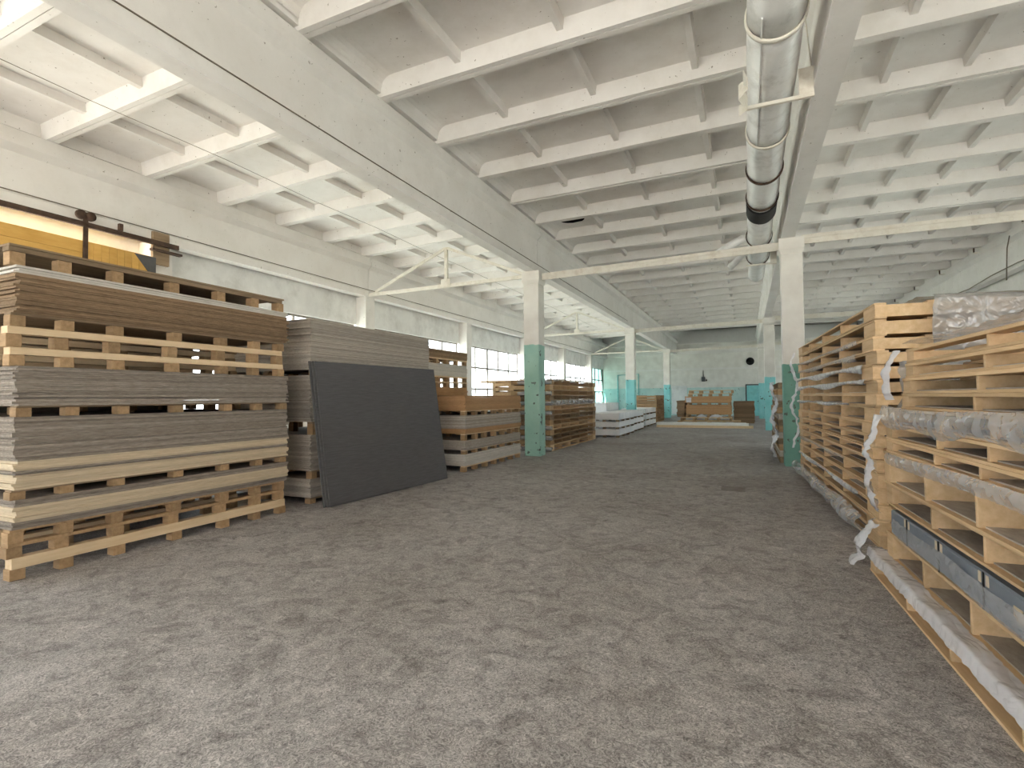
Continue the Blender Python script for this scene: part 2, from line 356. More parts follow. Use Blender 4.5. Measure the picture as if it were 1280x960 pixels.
for x0, z in ((XL-.2, 4.57), (XR-.2, 4.65)): column(x0, Y1-12, z, 'column_mint', 'mint based concrete column just before the %s stack' % ('tall left' if x0 < 0 else 'near right'))
for k in range(-1, 7):
    y = .1+6*k
    o = boxes('wall_column', 'whitewash', [(XW, -10.0, 0, .4, 0, 4.40)]); o.location = (0, y, 0)
    tag(o, 'white concrete pier between two windows of the left wall' if k not in (0, 1) else ('white concrete pier at the end of the sliding door' if k == 1 else 'white concrete pier before the sliding door'), 'column', 'window wall piers')
for k in range(-1, 4):
    y = Y1+12*k; o = boxes('wall_column', 'whitewash', [(6.3, 6.75, 0, .4, 0, 4.66)]); o.location = (0, y, 0)
    tag(o, 'white concrete pier along the right outer wall', 'column', 'right wall piers')

# steel ties between the columns
def angle(name, a, b, s, parent, mat='steel_paint'):
    bar(name, mat, a, b, s, .012, parent); 
    a2 = (a[0], a[1]+s/2, a[2]); b2 = (b[0], b[1]+s/2, b[2])
    return a2
for i in range(3):
    y = Y1+12*i+.2; f = ['first', 'second', 'third'][i]
    o = thing('roof_tie_truss', 'white steel tie truss across the window bay at the %s column' % f, 'truss', (0, y, 0), group='steel tie trusses')
    bar('tie_rod', 'steel_paint', (-10.0, 0, 4.46), (XL-.22, 0, 4.50), .07, .09, o)
    bar('strut', 'steel_paint', (-9.75, 0, 4.53), (-7.42, 0, 5.5), .06, .07, o)
    bar('strut', 'steel_paint', (XL-.3, 0, 4.58), (-7.34, 0, 5.5), .06, .07, o)
    bar('king_post', 'steel_paint', (-7.38, 0, 4.52), (-7.38, 0, 5.52), .08, .08, o)
    boxes('gusset_plate', 'steel_paint', [(-7.52, -7.24, -.05, -.04, 4.46, 4.66)], o)
    o = thing('tie_beam', 'slotted white steel channel across the aisle at the %s column' % f, 'beam', (0, y, 0), group='aisle tie beams')
    a, b = Vector((XL+.2, 0, 4.44)), Vector((XR-.2, 0, 4.54))
    bar('channel_web', 'steel_paint', a, b, .03, .10, o)
    for dz in (-.048, .048): bar('channel_flange', 'steel_paint', a+Vector((0, -.03, dz)), b+Vector((0, -.03, dz)), .012, .07, o).rotation_euler.rotate_axis('Z', 0)
    o = thing('tie_beam', 'white steel channel across the right-hand bay at the %s column' % f, 'beam', (0, y, 0), group='right bay tie beams')
    a, b = Vector((XR+.2, 0, 4.62)), Vector((6.3, 0, 4.60))
    bar('channel_web', 'steel_paint', a, b, .03, .15, o); bar('channel_flange', 'steel_paint', a+Vector((0, -.03, .07)), b+Vector((0, -.03, .07)), .012, .07, o)
for i in range(9):
    y = 4.55+3*i
    o = thing('pipe_hanger', 'small steel bracket on the right outer girder, below the slab ends', 'bracket', (6.36, y, 5.55), group='brackets on the right outer girder')
    boxes('arm', 'steel_paint', [(-.22, 0, -.02, .02, 0, .03)], o); boxes('upright', 'rust_steel', [(-.22, -.19, -.02, .02, .03, .16)], o)
tag(tube('cable', 'cable', [(6.28, 6+i*1.6, 4.70+.05*math.sin(i*1.9)) for i in range(20)], .014, 6), 'dark cable running along the right outer girder', 'cable')
tag(tube('cable', 'cable', [(6.24, 17.5, 5.5), (6.22, 17.6, 5.2), (6.24, 17.74, 4.39)], .014, 6), 'dark cable hanging down the right outer girder', 'cable')
tag(tube('cable', 'cable', [(-7.9, -2+i*2., 5.47-.03*(i % 2)) for i in range(17)], .0045, 5), 'thin wire strung under the window bay roof ribs', 'cable')
tag(tube('cable', 'cable', [(XL+.135, YB+2+i*2., 4.745) for i in range(16)], .008, 5), 'dark strand added to draw the groove line of the aisle girder', 'cable')  # thin strand added so the groove shows as a dark line
tag(tube('cable', 'cable', [(-9.965, YB+2+i*2., 4.60) for i in range(24)], .010, 5), 'brown strand added to draw the girder groove above the windows', 'cable')  # added strand standing for the brown groove line of this girder

# ------------------------------------------------------------------ round ventilation duct
DX, DZ, DR = .30, 4.87, .24
duct = thing('ventilation_duct', 'dented pale sheet-metal round duct hung beside the girder', 'duct', (DX, 0, DZ))
cuts = [-6, -2.2, 1.6, 5.2, 7.45, 8.7, 9.95]
def duct_seg(y0, y1, r, mat='duct_metal', name='duct_section', dent=.012):
    bm = bmesh.new(); n = 36; rows = 10; R = []
    for i in range(rows+1):
        y = y0+(y1-y0)*i/rows; ring = []
        for k in range(n):
            a = k*2*math.pi/n; d = Vector((math.cos(a)*2, y*1.5, math.sin(a)*2))
            rr = r+dent*noise.noise(d*1.1)
            ring.append(bm.verts.new((rr*math.cos(a), y, rr*math.sin(a))))
        R.append(ring)
    for i in range(rows):
        for k in range(n): bm.faces.new((R[i][k], R[i][(k+1) % n], R[i+1][(k+1) % n], R[i+1][k]))
    bm.faces.new(R[0]); bm.faces.new(R[-1][::-1])
    return link(name, fin(bm, name, mat, True), duct)
for a, b in zip(cuts, cuts[1:]): duct_seg(a, b-.01, DR)
duct_seg(9.95, 10.12, DR-.01); duct_seg(10.12, 10.75, DR+.012, 'black_rubber', 'rubber_sleeve', .004); duct_seg(10.75, 14.1, DR-.012); duct_seg(14.1, 16.4, DR-.035)
for y in (1.6, 5.2, 7.45, 8.7, 9.95, 12.4, 14.1):
    bm = bmesh.new(); n = 36; rg = [[bm.verts.new((r*math.cos(k*2*math.pi/n), yy, r*math.sin(k*2*math.pi/n))) for k in range(n)] for yy, r in ((y-.025, DR+.004), (y-.025, DR+.022), (y+.025, DR+.022), (y+.025, DR+.004))]
    for i in range(4):
        for k in range(n): bm.faces.new((rg[i][k], rg[i][(k+1) % n], rg[(i+1) % 4][(k+1) % n], rg[(i+1) % 4][k]))
    link('clamp_band', fin(bm, 'clamp_band', 'steel_paint' if y < 8 else 'rust_steel', True), duct)
boxes('seam_strip', 'duct_metal', [(-.13, -.118, 4.9, 7.4, -.222, -.205)], duct)
tube('elbow_branch', 'duct_metal', [(-.15, 12.5, 0), (-.34, 12.5, .0), (-.62, 12.55, -.13), (-.95, 12.6, -.30)], .085, 14, duct)
tube('elbow_branch', 'duct_metal', [(-.15, 13.3, -.05), (-.30, 13.35, -.12), (-.62, 13.5, -.38)], .075, 14, duct)
for y in (.2, 6.25, 13.9):
    o = thing('duct_bracket', {.2: 'steel bracket under the round duct at the open gateway end', 6.25: 'steel bracket carrying the round duct before the black sleeve', 13.9: 'steel bracket under the duct past the dark green column'}[y], 'bracket', (DX, y, DZ), group='duct brackets')
    boxes('arm', 'steel_paint', [(-.27, .40, -.02, .02, -DR-.062, -DR-.026)], o)
    boxes('gusset_plate', 'steel_paint', [(.26, .40, -.005, .005, -DR-.02, .02)], o)
    bar('hanger_strap', 'steel_paint', (.38, 0, 0), (.33, .02, .62), .03, .008, o)

# ------------------------------------------------------------------ sliding door on its rail
d = thing('sliding_door', 'yellow pine plank sliding door hanging from a steel rail', 'door', (-9.92, 0, 0))
for i in range(20):
    z = .08+i*.2
    if z > 4.0: break
    link('plank', boxmesh(.04, 1.6, .197, 'door_pine', .004), d, (0, 4.2, z))
for i in range(9):
    top = 4.08
    link('plank', boxmesh(.04, .117, top-.08, 'door_pine', .004), d, (0, 5.06+i*.12, .08))
bm = bmesh.new(); v = [bm.verts.new((x, y, z)) for x in (.022, .030) for y, z in ((5.76, 4.07), (6.13, 4.07), (6.13, 3.62))]
for f in ((0, 1, 2), (3, 5, 4), (0, 3, 4, 1), (1, 4, 5, 2), (2, 5, 3, 0)): bm.faces.new([v[i] for i in f])
link('corner_plate', fin(bm, 'corner_plate', 'dark_plate'), d)
boxes('hanger_strap', 'rust_steel', [(.025, .045, 4.96, 5.03, 3.2, 4.55)], d)
for dy in (-.07, .07):
    o = tube('roller', 'rust_steel', [(.0, 5.0+dy, 4.50), (.05, 5.0+dy, 4.50)], .075, 20, d)
r_ = thing('door_rail', 'rusty steel rail carrying the sliding door', 'rail', (-9.9, 0, 0))
bar('rail_bar', 'rust_steel', (.0, -2.0, 4.33), (.0, 6.55, 4.355), .05, .085, r_)
boxes('end_stop', 'rust_steel', [(-.03, .03, 5.50, 5.56, 4.40, 4.52)], r_); boxes('rail_bracket', 'rust_steel', [(-.05, .05, 6.05, 6.6, 4.20, 4.24)], r_)
boxes('mounting_block', 'pine_worn', [(-.09, -.03, 6.1, 6.4, 3.97, 4.57)], r_)
bm = bmesh.new(); g = [[bm.verts.new((.02+.05*math.sin(i*2.1), 5.5+i*.13, 4.45+.05*j+.02*math.sin(i*1.7+j))) for j in range(4)] for i in range(6)]
for i in range(5):
    for j in range(3): bm.faces.new((g[i][j], g[i+1][j], g[i+1][j+1], g[i][j+1]))
tag(link('roofing_scrap', fin(bm, 'roofing_scrap', 'steel_paint')), 'bent scrap of grey sheet metal resting on the door rail', 'scrap')

# ------------------------------------------------------------------ pallets and sheets
def block_pallet(loc, L, Wd, hb, tb, label, group, rz=0., n=7, bm_='pine_block', sm='pine_pale', deck=0, ypos=None):
    """face at local x=0 (towards the aisle), running +y, body towards -x"""
    o = thing('long_pallet', label, 'pallet', loc, rz, group)
    yp = ypos or [.05+(L-.1)*i/(n-1) for i in range(n)]
    for x in (-.05, -Wd/2, -Wd+.05):
        for y in yp:
            link('block', boxmesh(.10, .105, hb, bm_, .003), o, (x-RND.uniform(0, .012), y+RND.uniform(-.015, .015), 0))
        link('stringer_board', boxmesh(.10, L, tb, sm, .002), o, (x, L/2, hb))
    for i in range(deck):
        link('deck_board', boxmesh(Wd, .11, .02, sm, .002), o, (-Wd/2, .06+(L-.12)*i/(deck-1), hb+tb))
    return o
ONES = 'zeroth first second third fourth fifth sixth seventh eighth ninth tenth eleventh twelfth thirteenth fourteenth fifteenth sixteenth seventeenth eighteenth nineteenth'.split()
def ordinal(k):
    if k < 20: return ONES[k]
    t, o = divmod(k, 10); w = {2: 'twent', 3: 'thirt', 4: 'fort'}[t]
    return w+'ieth' if o == 0 else w+'y-'+ONES[o]
def inpile(lab, i, n):
    if n == 1: return lab
    return lab+(', topmost' if i == n-1 else ', lowest' if i == 0 else ', %s from bottom' % ordinal(i+1))
def sheets(x, y, z0, z1, t, L, Wd, mat, label, group, rz=0., jit=.012, name='chipboard_sheet', cat='board'):
    n = max(1, round((z1-z0)/t)); t = (z1-z0)/n; me = boxmesh(Wd, L, t-.0012, mat)
    for i in range(n):
        j = RND.uniform(-jit, jit)
        c = Vector((-Wd/2+j, L/2+RND.uniform(-jit, jit)*1.6, 0)); c.rotate(Matrix.Rotation(rz, 3, 'Z'))
        o = link(name, me, None, (x+c.x, y+c.y, z0+i*t), (0, 0, rz+RND.uniform(-.002, .002)))
        tag(o, inpile(label, i, n), cat, group)

# --- stack 1: the tall one at the left, nine pallets
X1, S1Y, S1L, S1W = -5.41, 2.25, 2.76, 1.83
YP = [.05, .38, .80, 1.35, 1.90, 2.34, 2.70]
P1 = [(0, .09, .09, 'pine_pale', -.0), (.18, .09, .03, 'pine_block', .0), (.30, .09, .02, 'pine_block', .0), (.65, .065, .015, 'pine_worn', 0), (1.32, .075, .015, 'pine_worn', 0),
      (1.74, .09, .06, 'pine_pale', -.02), (1.89, .11, .06, 'pine_pale', -.03), (2.06, .09, .02, 'pine_worn', -.03), (2.56, .11, .04, 'pine_worn', -.05)]
for i, (z, hb, tb, sm, dy) in enumerate(P1):
    block_pallet((X1+RND.uniform(-.015, .015), S1Y+dy+RND.uniform(-.03, .03), z), S1L-.02, S1W, hb, tb,
                 'long wooden pallet in the tall stack under the sliding door rail, %s' % nth(i, len(P1)), 'pallets of the tall chipboard stack', sm=sm, ypos=YP)
G1 = 'chipboard sheets of the tall stack'
for z0, z1, m, lab in ((.41, .47, 'chip_grey', 'grey chipboard sheet under the lower beige sheets of the tall left stack'), (.47, .59, 'chip_beige', 'beige sheet just above the three lowest pallets of the tall left stack'),
                       (.59, .65, 'chip_grey', 'grey chipboard sheet over the lower beige sheets of the tall left stack'), (.73, .85, 'chip_beige', 'beige sheet directly on the fourth pallet of the tall left stack'),
                       (.85, .88, 'chip_grey', 'grey chipboard sheet between two beige bundles of the tall left stack'), (.88, .96, 'chip_beige', 'beige sheet beneath the thick grey bundle of the tall left stack'),
                       (.96, 1.32, 'chip_grey', 'grey-brown chipboard sheet in the thick bundle below the fifth pallet'), (1.41, 1.74, 'chip_grey', 'grey chipboard sheet in the bundle below the sixth pallet'),
                       (2.17, 2.50, 'chip_brown', 'brown chipboard sheet in the highest thick bundle of the tall left stack'), (2.50, 2.56, 'chip_pale', 'pale whitish sheet right under the topmost pallet of the tall left stack')):
    sheets(X1+.01, S1Y, z0, z1, .0183, S1L, S1W, m, lab, G1+': '+lab.split(' ')[0]+' at %d cm' % round(z0*100))
o = link('plywood_sheet', boxmesh(S1W, S1L, .018, 'pine_worn'), None, (X1-S1W/2, S1Y-.05+S1L/2, 2.711)); tag(o, 'weathered plywood sheet lying on the topmost pallet of the tall left stack', 'board')
sheets(X1-S1W-.12, S1Y+.05, 0, 2.46, .06, S1L-.1, 1.3, 'chip_grey', 'thick grey board in the stack hidden behind the tall left stack', 'boards behind the tall left stack')
# --- stack 2 behind the dark panels
X2, S2Y, S2L = -5.52, 5.52, 2.98
for i, (z, hb, tb) in enumerate(((0, .06, .02), (.34, .09, .02), (.95, .15, .03), (1.78, .06, .02))):
    block_pallet((X2, S2Y+.02*i, z), S2L-.05, S1W, hb, tb, 'wooden pallet in the pale sheet stack behind the dark panels, %s' % nth(i, 4), 'pallets of the pale sheet stack', sm='pine_worn')
for z0, z1, m, lab in ((.08, .34, 'chip_light_grey', 'pale grey sheet in the bottom bundle behind the dark panels'), (.45, .95, 'chip_light_grey', 'pale grey sheet in the second bundle behind the dark panels'),
                       (1.13, 1.78, 'chip_light_grey', 'pale grey sheet in the third bundle behind the dark panels'), (1.86, 2.57, 'chip_light_grey', 'grey sheet in the top bundle rising above the dark panels')):
    sheets(X2, S2Y, z0, z1, .0183, S2L, S1W, m, lab, 'sheets behind the dark panels, from %d cm' % round(z0*100), jit=.010)
# --- dark film-faced panels leaning on stack 2
for i in range(3):
    a = Vector((-5.10-.024*i, 5.45-.03*i, 0)); b = Vector((-4.93-.024*i, 8.16-.03*i, 0)); dirv = (b-a).normalized()
    lean = math.atan2(.29, 1.94); nrm = Vector((dirv.y, -dirv.x, 0))
    upv = (-nrm*math.sin(lean)+Vector((0, 0, 1))*math.cos(lean)); out = dirv.cross(upv)
    o = link('dark_panel', boxmesh(.018, 2.73, 1.98, 'film_faced', .002))
    xax = upv.cross(dirv)*-1
    mid = (a+b)/2+Vector((0, 0, .006))
    M = Matrix((dirv.cross(upv), dirv, upv)).transposed().to_4x4(); M.translation = mid; o.matrix_world = M
    tag(o, ['large dark grey smooth panel leaning against the stack, front one', 'dark grey panel leaning just behind the front panel', 'dark grey panel leaning closest to the stacked sheets'][i], 'panel', 'leaning dark panels')
# --- stack 3 beside the first column
X3, S3Y, S3L = -5.03, 9.0, 2.75
for i, (z, hb, tb) in enumerate(((0, .09, .03), (.34, .065, .015), (.61, .11, .02), (1.10, .075, .015))):
    block_pallet((X3, S3Y, z), S3L, S1W, hb, tb, 'wooden pallet in the stack just before the mint column, %s' % nth(i, 4), 'pallets before the mint column', sm='pine_pale')
for z0, z1, m, lab in ((.12, .34, 'chip_pale', 'pale sheet in the bottom bundle before the mint column'), (.42, .61, 'chip_light_grey', 'pale grey sheet in the second bundle before the mint column'),
                       (.74, .84, 'sheet_tan', 'brown sheet under a pale bundle before the mint column'), (.84, 1.10, 'chip_light_grey', 'pale grey sheet in the third bundle before the mint column'),
                       (1.19, 1.49, 'sheet_tan', 'tan sheet in the top bundle before the mint column')):
    sheets(X3+.01, S3Y, z0, z1, .024, S3L, S1W, m, lab, 'sheets before the mint column, from %d cm' % round(z0*100), jit=.015)
# --- stack 3b, by the windows
X3b, Y3b, L3b = -6.98, 9.6, 3.05
zz = [(0, .12, 'p'), (.12, .52, 'chip_pale'), (.52, .64, 'p'), (.64, 1.10, 'chip_light_grey'), (1.10, 1.22, 'p'), (1.22, 1.52, 'sheet_tan'), (1.52, 1.72, 'sheet_tan'), (1.72, 1.86, 'p'), (1.86, 2.0, 'p'), (2.0, 2.31, 'chip_pale'), (2.31, 2.45, 'p'), (2.45, 2.66, 'chip_brown')]
LAB3 = {.12: 'pale sheet in the bottom bundle by the windows', .64: 'light grey sheet in the second bundle by the windows', 1.22: 'tan sheet resting on the third pallet by the windows', 1.52: 'tan sheet under two empty pallets by the windows', 2.0: 'pale sheet high in the stack by the windows', 2.45: 'brown sheet topping the stack by the windows'}
np_ = sum(1 for q in zz if q[2] == 'p'); ip = 0
for z0, z1, k in zz:
    if k == 'p':
        block_pallet((X3b, Y3b, z0), L3b, 1.2, z1-z0-.03, .03, 'wooden pallet in the tall stack by the windows, %s' % nth(ip, np_), 'pallets by the windows', sm='pine_pale'); ip += 1
    else: sheets(X3b, Y3b, z0, z1, .03, L3b, 1.2, k, LAB3[round(z0, 2)], 'sheets by the windows at %d cm' % round(z0*100))

def bearer_pallet(loc, L, Wd, H, label, group, rz=0., ys=None, endb=.16, mat='pine', sheet=None, detail=True):
    """long pallet: thin boards above and below transverse bearers. face at local x=0, body towards +x, running +y"""
    o = thing('bearer_pallet', label, 'pallet', loc, rz, group)
    tb, tt = .016, .02; hb = H-tb-tt-.001
    ys = ys or [L*.25, L*.5, L*.75]
    for x in ((.05, Wd/2, Wd-.05) if detail else (.05, Wd-.05)): link('bottom_board', boxmesh(.10, L, tb, mat, .002), o, (x, L/2, 0))
    for y in (endb/2, L-endb/2): link('end_bearer', boxmesh(Wd-.01, endb, hb, mat, .002), o, (Wd/2, y, tb))
    for y in ys: link('bearer', boxmesh(Wd-.02, .026, hb, mat, .002), o, (Wd/2, y+RND.uniform(-.03, .03), tb))
    n = 5 if detail else 2
    for i in range(n): link('deck_board', boxmesh(.10, L+RND.uniform(-.01, .01), tt, mat, .002), o, (.05+(Wd-.1)*i/(n-1), L/2, tb+hb))
    return o
# --- plastic film pieces
def crumple(p, amp, f=9.):
    """creased displacement: ridges of folded noise"""
    p = Vector(p); q = p*f
    def ridge(o): return 1-2*abs(noise.noise(q+Vector(o)))+.5*(1-2*abs(noise.noise(q*2.3+Vector(o))))-.7
    return Vector((ridge((0, 0, 0)), .5*ridge((31, 0, 7)), .6*ridge((5, 17, 3))))*amp
def film_grid(name, fn, nu, nv, mat, label, amp=.015, f=9., group='plastic film on the pallets', cat='plastic film'):
    bm = bmesh.new(); g = []
    for i in range(nu+1):
        row = []
        for j in range(nv+1):
            p = Vector(fn(i/nu, j/nv)); row.append(bm.verts.new(p+crumple(p, amp, f)))
        g.append(row)
    for i in range(nu):
        for j in range(nv): bm.faces.new((g[i][j], g[i+1][j], g[i+1][j+1], g[i][j+1]))
    o = link(name, fin(bm, name, mat, True)); return tag(o, label, cat, group)
def path(pts):
    P = [Vector(p) for p in pts]
    def f(t):
        s = t*(len(P)-1); i = min(int(s), len(P)-2); return P[i].lerp(P[i+1], s-i)
    return f

# --- stack A: near right
RA = math.radians(2.1); ax = lambda y: .955+(5.1-y)*math.tan(RA)
A = [(0, .15, 5.2, -.05), (.15, .36, 5.12, .05), (.36, .58, 5.1, .125), (.58, .75, 5.1, .05), (.75, 1.0, 5.06, .03), (1.0, 1.10, 4.98, .03), (1.10, 1.21, 4.98, .03), (1.21, 1.34, 4.95, .04),
     (1.34, 1.45, 4.72, .07), (1.45, 1.56, 4.68, .07), (1.56, 1.665, 4.65, .08), (1.665, 1.765, 4.62, .08)]
for i, (z0, z1, ye, dx) in enumerate(A):
    L = 3.0; y0 = ye-L
    ys_ = [RND.uniform(.55, .75), RND.uniform(1.25, 1.5), RND.uniform(1.9, 2.2)] if i < 8 else [.5, 1.05, 1.78]
    pal = bearer_pallet((ax(y0)+dx, y0, z0), L, 1.45, z1-z0, 'pine pallet in the near right stack, %s' % nth(i, len(A)), 'pallets of the near right stack', RA, ys_, .15)
    if i not in (0, 11): link('bottom_panel', boxmesh(1.36, 2.68, .008, 'chip_light_grey'), pal, (.72, 1.5, .0165))
FA = lambda z, y, dx: (ax(y)+dx, y, z)
film_grid('film_sheet', lambda u, v: FA(.178+.006*math.sin(u*40)-(.07*(.12-v)/.12 if v < .12 else 0), 2.3+2.95*u, -.065+.115*v), 120, 10, 'film_white', 'crinkled clear film lying along the lowest pallet of the near right stack', .008, 13)
film_grid('film_wrap', lambda u, v: FA(1.35-.15*v+.012*math.sin(u*7)+.02*math.sin(u*19)*v, 2.2+2.80*u, .015-.02*math.sin(v*math.pi)), 110, 14, 'film_clear', 'grey film wrapped round the middle of the near right stack', .008, 8)
film_grid('film_sheet', lambda u, v: FA(1.80+.012*math.sin(u*9), 2.2+2.4*u, .05+.35*v), 70, 10, 'film_clear', 'wrinkled film lying over the topmost pallet of the near right stack', .018, 8)
film_grid('film_sheet', lambda u, v: FA(1.01-.085*v+.015*math.sin(u*5), 2.3+2.6*u, .012-.015*math.sin(v*3.1)), 100, 8, 'film_clear', 'strip of clear film caught along the fifth pallet of the near right stack', .007, 9)
film_grid('film_strip', lambda u, v: FA(1.76-.36*u, 4.62+.16*u+.2*v, .04-.05*math.sin(u*3.1)-.03*math.sin(v*5)), 24, 6, 'film_white', 'white film strip hanging from the top corner of the near right stack', .02, 10)
pa = path([(1.28, 4.98, -.01), (1.1, 5.0, -.05), (.98, 5.06, -.09), (.9, 5.0, -.05), (.75, 5.06, -.08), (.58, 5.1, -.03), (.48, 5.12, .02)])
film_grid('film_strip', lambda u, v: (ax(pa(u)[1])+pa(u)[2]-.03*math.sin(v*5), pa(u)[1]-.03+.21*v, pa(u)[0]), 44, 6, 'film_white', 'long white film strip hanging down the corner between the right stacks', .028, 9)
pb = path([(.40, 5.12, -.0), (.30, 5.16, -.08), (.20, 5.16, -.13), (.12, 5.2, -.09), (.03, 5.2, -.17)])
film_grid('film_strip', lambda u, v: (ax(pb(u)[1])+pb(u)[2]-.03*math.sin(v*4), pb(u)[1]-.05+.26*v, pb(u)[0]), 24, 6, 'film_white', 'torn white film flaps at the foot of the near right stack', .025, 9)
# cardboard-wrapped pack in the side of stack A
pk = thing('wrapped_pack', 'long blue-grey wrapped pack strapped along the near right stack', 'pack', (ax(2.25)+.078, 2.25, .361), RA)
link('pack_body', boxmesh(.055, 2.75, .185, 'card_bluegrey', .01), pk, (.005, 1.375, 0))
for y in (.45, 1.15, 1.75, 2.35):
    boxes('strap', 'black_rubber', [(-.028, -.0235, y, y+.015, 0, .186)], pk)
    for dy in (-.05, .035): boxes('paper_tag', 'paper_tag', [(-.0262, -.0235, y+dy, y+dy+.03, .125, .18)], pk)
boxes('paper_label', 'paper_tag', [(-.0262, -.0235, .78, .86, .06, .13)], pk)
film_grid('film_sheet', lambda u, v: FA(.49-.115*v+.008*math.sin(u*13), 2.3+2.6*u, .042-.008*math.sin(v*3)), 80, 8, 'film_clear', 'clear film over the lower half of the blue-grey pack', .006, 10)

# --- stack B behind it
RB = math.radians(2.5); bx_ = lambda y: 1.10-(y-6.0)*math.tan(RB)
ZB = [0, .14, .26, .40, .55, .70, .82, .93, 1.04, 1.17, 1.33, 1.45, 1.58, 1.73, 1.86, 2.0, 2.16, 2.31]
for i, (z0, z1) in enumerate(zip(ZB, ZB[1:])):
    y0 = 5.95+RND.uniform(-.03, .06)+(.12 if 5 < i < 9 else 0); L = 5.15
    pal = bearer_pallet((bx_(y0)+RND.uniform(-.01, .02), y0, z0), L, 1.75, z1-z0, 'pine pallet in the tall right stack reaching the green column, %s' % nth(i, 17), 'pallets of the tall right stack', RB,
                  [1.55, 2.8, 4.0], .42)
    link('bottom_panel', boxmesh(1.6, 4.25, .008, 'chip_light_grey'), pal, (.88, 2.57, .0165))
FB = lambda z, y, dx: (bx_(y)+dx, y, z)
for k, (z, y0, y1, h, m) in enumerate(((2.005, 6.5, 11.1, .06, 'film_clear'), (1.865, 6.5, 11.0, .08, 'film_clear'), (1.735, 6.3, 11.1, .09, 'film_white'), (1.585, 6.2, 11.1, .08, 'film_white'), (1.34, 6.9, 11.1, .05, 'film_white'), (.70, 7.2, 11.1, .06, 'film_clear'), (.41, 6.6, 11.1, .07, 'film_white'))):
    film_grid('film_strip', lambda u, v: FB(z+.01-h*v*(.7+.3*math.sin(u*11+k)), y0+(y1-y0)*u, -.016-.012*math.sin(v*3.1)), 110, 6, m, 'ragged film band %s along the tall right stack' % ['near the top', 'under the second pallet from the top', 'fourth from the top', 'fifth from the top', 'at eye level', 'at knee height', 'low down'][k], .010, 9)
film_grid('film_sheet', lambda u, v: FB(2.335-.05*u if v < .5 else 2.335-.05*u-(v-.5)*1.1, 5.90-.05*math.sin(v*3), .45+1.35*u), 40, 26, 'film_grey', 'large grey film sheet draped over the end of the tall right stack', .03, 3)
film_grid('film_sheet', lambda u, v: FB(1.75-1.15*v, 5.86-.06*math.sin(v*9), .16+.55*u), 18, 44, 'film_grey', 'grey film hanging down the end of the tall right stack', .04, 4)
film_grid('film_sheet', lambda u, v: FB(2.345, 6.0+4.6*u, .35+1.35*v), 50, 12, 'film_grey', 'grey film spread over the top of the tall right stack', .02, 6)
film_grid('film_strip', lambda u, v: FB(2.22-1.75*u, 11.14+.05*v, -.04-.05*math.sin(u*14)-.04*v), 50, 5, 'film_white', 'white film shreds hanging at the far corner of the tall right stack', .03, 7)
# rolled film along the foot of stack B
def rollfn(u, v):
    a = -.4+v*3.4; r = .085+.012*math.sin(u*17)+.02*noise.noise(Vector((u*14, v*3, 2)))
    y = 11.1-4.9*u; return (bx_(y)-.06+r*math.cos(a+2.2), y, .165+r*math.sin(a+2.2)*1.15)
film_grid('film_roll', rollfn, 130, 14, 'film_clear', 'long curled roll of film along the foot of the tall right stack', .018, 6)

# --- stack C behind the green column
for i in range(13):
    z0 = i*.132
    bearer_pallet((.60+RND.uniform(-.03, .03), 12.62, z0), 3.0, 1.2, .131, 'wrapped pallet in the stack behind the dark green column, %s' % nth(i, 13), 'pallets behind the dark green column', 0, None, .14, mat=['pine_worn', 'chip_light_grey', 'pine_block'][i % 3], detail=False)
film_grid('film_strip', lambda u, v: (.54-.04*math.sin(u*16)-.03*v, 12.56+.35*v, 1.72-1.6*u), 60, 8, 'film_white', 'white film shreds hanging beside the dark green column', .05, 6)

# --- stack 4 behind the mint column
X4, Y4 = -4.78, 13.15
Z4 = [0, .17, .30, .43, .57, .70, .83, .97, 1.10, 1.22, 1.36, 1.50, 1.64, 1.78, 1.92]
for i, (z0, z1) in enumerate(zip(Z4, Z4[1:])):
    o = bearer_pallet((X4+RND.uniform(-.02, .02), Y4+4.6, z0), 4.55, 1.15, z1-z0, 'brownish pallet in the wrapped stack behind the mint column, %s' % nth(i, 14), 'pallets behind the mint column', math.pi, [.9, 1.9, 2.8, 3.6], .3, mat=['pine', 'pine_block', 'pine_worn', 'pine_block'][i % 4], detail=False)
for k, (z, y) in enumerate(((1.84, 13.07), (1.55, 13.05), (1.28, 13.07), (1.03, 13.05), (.63, 13.07), (.36, 13.07), (.07, 13.05))):
    def rf(u, v, z=z, y=y):
        a = v*6.6; r = .05+.012*v; return (X4-.9+.98*u+.02*math.sin(u*5), y+.07+r*math.cos(a), z+r*math.sin(a))
    film_grid('film_roll', rf, 14, 12, 'film_clear', 'rolled film end on the wrapped stack behind the mint column, %s' % ('topmost' if k == 0 else 'lowest' if k == 6 else ONES[k+1]+' from top'), .02, 8)
film_grid('film_wrap', lambda u, v: (X4+.03+.02*math.sin(v*3.1), 13.15+4.4*u, 1.36-.14*v), 40, 6, 'film_clear', 'grey film band round the stack behind the mint column', .02, 6)
film_grid('film_sheet', lambda u, v: (X4-1.1+1.15*u, 13.1+4.6*v, 1.945), 14, 30, 'film_grey', 'grey film over the top of the stack behind the mint column', .02, 5)
for i in range(14):
    bearer_pallet((-5.98, 18.4, i*.135), 4.4, .9, .134, 'fresh pine pallet in the stack hidden left of the mint column, %s' % nth(i, 14), 'pine pallets left of the mint column', math.pi, [1.1, 2.2, 3.3], .2, detail=False)
for i in range(3):
    o = link('pine_plank', boxmesh(1.35-.1*i, .22, .055, 'pine', .003), None, (-6.62-.05*i, 14.15+.5*i, 1.892)); tag(o, 'pine plank laid across the fresh pine pallets, %s' % ['nearest the tan sheets', 'middle of three', 'furthest from the tan sheets'][i], 'plank', 'planks on the pine pallets')

